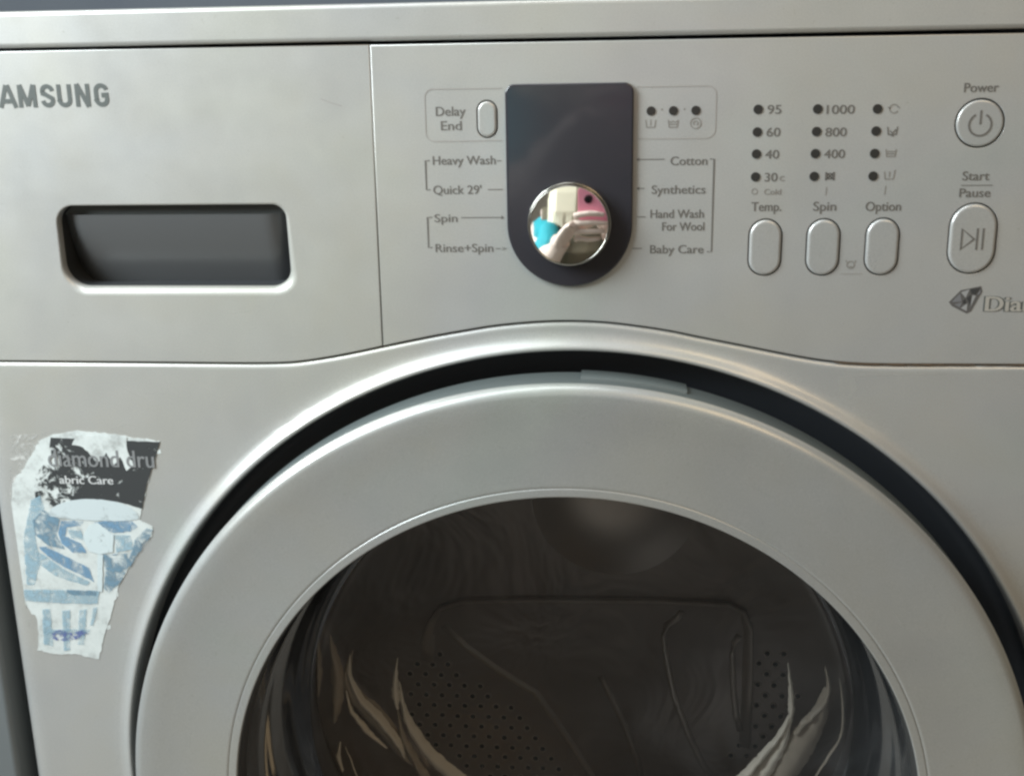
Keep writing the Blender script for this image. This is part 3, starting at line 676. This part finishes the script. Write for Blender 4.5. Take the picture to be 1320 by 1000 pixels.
GRIME = worn('brown_grime', (.13, .085, .05), .52, 60, 0, .12)
stroke('grime_line', [[(x/1000, arch(x/1000)-.0001) for x in range(128, 308, 6)]], .0008, -.00005+.0004, GRIME, W, th=.0004)
SMEAR = worn('dried_water', (.60, .59, .55), .50, 40, 0, .22)
bs = SMEAR.node_tree.nodes['Principled BSDF']; lk = bs.inputs['Alpha'].links[0]; src = lk.from_socket
fa = N(SMEAR, 'ShaderNodeMath'); fa.operation = 'MULTIPLY'; fa.inputs[1].default_value = .30; L(SMEAR, src, fa.inputs[0]); L(SMEAR, fa.outputs[0], bs.inputs['Alpha'])
for P in ([(132, 236.6), (178, 236.4), (183, 235.2), (150, 234.2), (133, 233.4)], [(131, 233), (138, 233.6), (140, 228), (137, 222), (133.5, 217), (131, 224)], [(-118, 226), (-100, 228), (-104, 221), (-116, 218)]):
    poly('dried_smear', S([(a_+1.0*mnoise.noise(Vector((a_, b_, 2))), b_) for a_, b_ in P]), -.00003, -.0001, SMEAR, W)

rs = random.Random(9)
for k in range(9):
    x = rs.uniform(-290, 200); z = rs.uniform(250, 385) if k < 5 else rs.uniform(190, 232); a = rs.uniform(-.6, .6); l = rs.uniform(4, 14)
    if -35 < x < 35 or (z < 240 and -190 < x < 190): x = -200-4*k
    stroke('hairline_scratch', [S([(x+l*t*math.cos(a), z+l*t*math.sin(a)+.6*math.sin(t*3+k)) for t in (0, .25, .5, .75, 1)])], .00022, -.00002, SMEAR, W, th=.00004)
for k, an in enumerate((35, 62, 118, 149, 168)):
    a = math.radians(an); rr = .200+.006*(k % 3)
    stroke('hairline_scratch', [[(rr*math.cos(a+t), (rr+.02*t)*math.sin(a+t)) for t in (0, .015, .03, .05)]], .00022, -.02975, SMEAR, door, th=.00004)

# ------------------------------------------------------------ photographer crouching in front (seen in the mirrored dial)
def remesh(name, parts, m, voxel, parent=None, smooth_it=2):
    V, F = [], []
    for f in parts: f(V, F)
    me = bpy.data.meshes.new(name); me.from_pydata(V, [], F); o = bpy.data.objects.new(name, me); COL.objects.link(o)
    r = o.modifiers.new('r', 'REMESH'); r.mode = 'VOXEL'; r.voxel_size = voxel; r.use_smooth_shade = True
    s = o.modifiers.new('s', 'SMOOTH'); s.iterations = smooth_it; s.factor = .5
    bpy.context.view_layer.update()
    n = bpy.data.meshes.new_from_object(o.evaluated_get(bpy.context.evaluated_depsgraph_get()))
    o.modifiers.clear(); o.data = n; n.name = name; n.materials.clear(); n.materials.append(m)
    n.polygons.foreach_set('use_smooth', [True]*len(n.polygons))
    if parent: o.parent = parent; o.matrix_parent_inverse = Matrix.Translation(-parent.location)
    return o
def cl(P, R, n=12): return lambda V, F: tube(V, F, P, R, n)
def ell(c, r, n=20):
    def f(V, F):
        s = len(V)
        for i in range(n//2+1):
            t = math.pi*i/(n//2)
            for j in range(n):
                a = 2*math.pi*j/n; V.append((c[0]+r[0]*max(.02, math.sin(t))*math.cos(a), c[1]+r[1]*max(.02, math.sin(t))*math.sin(a), c[2]+r[2]*math.cos(t)))
        for i in range(n//2):
            for j in range(n): F.append((s+i*n+j, s+(i+1)*n+j, s+(i+1)*n+(j+1) % n, s+i*n+(j+1) % n))
        F.append(tuple(s+j for j in range(n))); F.append(tuple(s+(n//2)*n+j for j in range(n))[::-1])
    return f
SKIN = mat('skin', (.92, .76, .69), .5); HAIR = mat('blond_hair', (.88, .82, .66), .4)
TEAL = mat('turquoise_cloth', (.03, .42, .52), .7); TROUS = mat('dark_trousers', (.07, .06, .06), .8)
PINK = mat('pink_case', (.96, .36, .50), .45); LENSB = mat('camera_lens_black', (.012, .012, .015), .15)
person = empty('person', (0.03, -.95, -.462), label='person with long blond hair and turquoise sleeves holding a phone, mirrored in the dial', category='person')
def ph(a, b, c): return tuple(CP+RT*a+UP*b+FW*c)
fing = []
for b0, tip, bend, r in ((-.033, .034, .003, .0070), (-.0525, .040, .001, .0072), (-.0715, .036, -.001, .0068), (-.089, .026, -.003, .0060)):
    fing.append(cl([ph(-.032, b0-.004, .006), ph(-.018, b0, .0075), ph(.002, b0+bend, .0078), ph(.020, b0+bend*.6, .006), ph(tip, b0-.001, .0035), ph(tip+.004, b0-.001, .0025)], [r*1.1, r*1.05, r, r*.95, r*.82, r*.4], 12))
wrist = ph(-.080, -.128, -.020)
elbow = (-.105, -.755, .225); shoulder = (-.115, -.93, .325)
body = remesh('body', fing+[
    cl([ph(-.074, -.112, -.006), ph(-.055, -.085, .000), ph(-.038, -.062, .004), ph(-.028, -.055, .006)], [(.020, .016), (.030, .014), (.036, .012), (.034, .010)]),
    cl([ph(-.060, -.090, -.010), ph(-.036, -.076, -.022), ph(-.010, -.066, -.026), ph(.010, -.060, -.022)], [.012, .010, .0095, .008]),
    cl([ph(-.066, -.100, -.008), wrist, tuple((Vector(wrist)+Vector(elbow))/2), elbow], [.024, .022, .034, .040]),
    cl([elbow, tuple((Vector(elbow)+Vector(shoulder))/2), shoulder], [.040, .044, .052]),
    cl([(.175, -.93, .350), (.185, -.80, .190), (.120, -.66, .270), (.075, -.60, .310)], [.050, .040, .030, .022]),
    cl([(.060, -.606, .318), (.085, -.612, .345), (.090, -.605, .375)], [.022, .024, .012]),
    cl([(.03, -.94, .330), (.028, -.905, .400), (.026, -.885, .44)], [.055, .052, .052]),
    cl([(.03, -.98, -.22), (.03, -.99, -.05), (.03, -.97, .12), (.03, -.945, .28), (.03, -.94, .355)], [(.15, .11), (.125, .095), (.145, .10), (.17, .095), (.07, .07)], 20),
    cl([(-.125, -.93, .345), (.03, -.94, .365), (.175, -.93, .345)], [.052, .06, .052]),
    ell((.022, -.875, .490), (.073, .090, .108)), ell((.022, -.83, .435), (.050, .045, .045)), ell((.022, -.790, .478), (.012, .018, .018), 12), ell((-.052, -.885, .485), (.010, .018, .028), 12), ell((.096, -.885, .485), (.010, .018, .028), 12),
    cl([(-.05, -.99, -.23), (-.11, -.78, -.17), (-.10, -.80, -.24), (-.10, -.93, -.42)], [.090, .062, .055, .040]), cl([(.11, -.99, -.23), (.17, -.78, -.17), (.16, -.80, -.24), (.16, -.93, -.42)], [.090, .062, .055, .040]),
    cl([(-.10, -.95, -.435), (-.10, -.84, -.445), (-.10, -.76, -.450)], [(.035, .026), (.042, .018), (.03, .012)]), cl([(.16, -.95, -.435), (.16, -.84, -.445), (.16, -.76, -.450)], [(.035, .026), (.042, .018), (.03, .012)]),
], SKIN, .0024, person, 3)
for ex in (-.004, .048): remesh('eye', [ell((ex, -.798, .500), (.012, .008, .007), 12)], LENSB, .0015, person)
remesh('mouth', [ell((.022, -.786, .440), (.020, .006, .005), 12)], mat('lips', (.5, .16, .15), .5), .0015, person)
SHIRT = mat('brown_shirt', (.16, .14, .10), .8)
remesh('shirt', [cl([(.03, -.98, -.20), (.03, -.99, -.05), (.03, -.97, .12), (.03, -.945, .28), (.03, -.935, .345)], [(.158, .118), (.133, .103), (.153, .108), (.178, .103), (.085, .082)], 24),
    cl([(-.125, -.93, .345), (.03, -.94, .350), (.175, -.93, .345)], [.060, .075, .060]),
    ], SHIRT, .005, person)
remesh('sleeve', [cl([shoulder, (-.098, -.84, .300), (-.088, -.775, .318), (-.084, -.765, .285), elbow, (-.095, -.735, .228)], [.052, .044, .030, .040, .044, .036])], TEAL, .004, person)
remesh('sleeve', [cl([(.175, -.93, .345), (.182, -.84, .240), (.185, -.80, .190)], [.060, .052, .050])], TEAL, .005, person)
remesh('trousers', [cl([(.03, -.98, -.18), (.03, -.99, -.26)], [(.165, .13), (.16, .13)], 24), cl([(-.05, -.99, -.23), (-.11, -.78, -.17), (-.10, -.80, -.24), (-.10, -.92, -.40)], [.10, .072, .066, .052]),
    cl([(.11, -.99, -.23), (.17, -.78, -.17), (.16, -.80, -.24), (.16, -.92, -.40)], [.10, .072, .066, .052])], TROUS, .006, person)
hs = [ell((.022, -.905, .512), (.087, .088, .105), 24)]
for k in range(34):
    a = math.radians(-28-304*k/33+180+152-180) if False else math.radians(200-220*k/33)
    sx = .022-.085*math.cos(a+math.pi)*1.0; sy = -.895-.07*math.sin(a)
    fx = 1.15+.12*random.random()
    hs.append(cl([(.022+(sx-.022)*.7, sy+.02, .57), (sx, sy+.012, .51), (.022+(sx-.022)*fx, sy+.03, .42), (.022+(sx-.022)*fx*1.05, sy+.04, .33), (.022+(sx-.022)*fx*.95, sy+.03, .255+.03*random.random())], [.012, .014, .015, .012, .005], 8))
for k in range(7):   # locks falling forward beside the phone
    x = -.062+.009*k
    hs.append(cl([(x+.02, -.83, .56), (x+.004, -.795, .50), (x, -.775, .43), (x-.002, -.77, .375), (x-.004, -.775, .340-.006*(k % 3))], [.010, .011, .010, .009, .004], 8))
remesh('hair', hs, HAIR, .003, person, 1)

phone = empty('smartphone', CP-FW*.006, label='pink cased smartphone held sideways by the person, mirrored in the dial', category='phone')
def ph_mesh(name, P, c0, c1, r, m, par):
    bm = bmesh.new(); n = len(P); a = [bm.verts.new(Vector((p[0], p[1], c0))) for p in P]; f = bm.faces.new(a)
    e = bmesh.ops.extrude_face_region(bm, geom=[f]); bmesh.ops.translate(bm, vec=(0, 0, c1-c0), verts=[v for v in e['geom'] if isinstance(v, bmesh.types.BMVert)])
    bmesh.ops.recalc_face_normals(bm, faces=bm.faces[:])
    if r: bmesh.ops.bevel(bm, geom=[q for q in bm.edges if abs(q.verts[0].co.z-q.verts[1].co.z) < 1e-6], offset=r, segments=3, affect='EDGES')
    X = Matrix(((RT[0], UP[0], FW[0]), (RT[1], UP[1], FW[1]), (RT[2], UP[2], FW[2]))).to_4x4(); bmesh.ops.transform(bm, matrix=X, verts=bm.verts[:])
    me = bpy.data.meshes.new(name); bm.to_mesh(me); bm.free(); me.materials.append(m)
    o = bpy.data.objects.new(name, me); COL.objects.link(o); o.parent = par; return o
ph_mesh('case', rrect(-.024, .128, -.052, .026, .010, 8), -.006, .001, .0012, PINK, phone)
ph_mesh('screen', rrect(-.021, .125, -.049, .023, .008, 8), -.0072, -.0061, 0, mat('screen_glass', (.02, .02, .02), .08), phone)
ph_mesh('lens_cover', circle(0, 0, .0095, 32), .0011, .0022, .0003, LENSB, phone)
rebase()
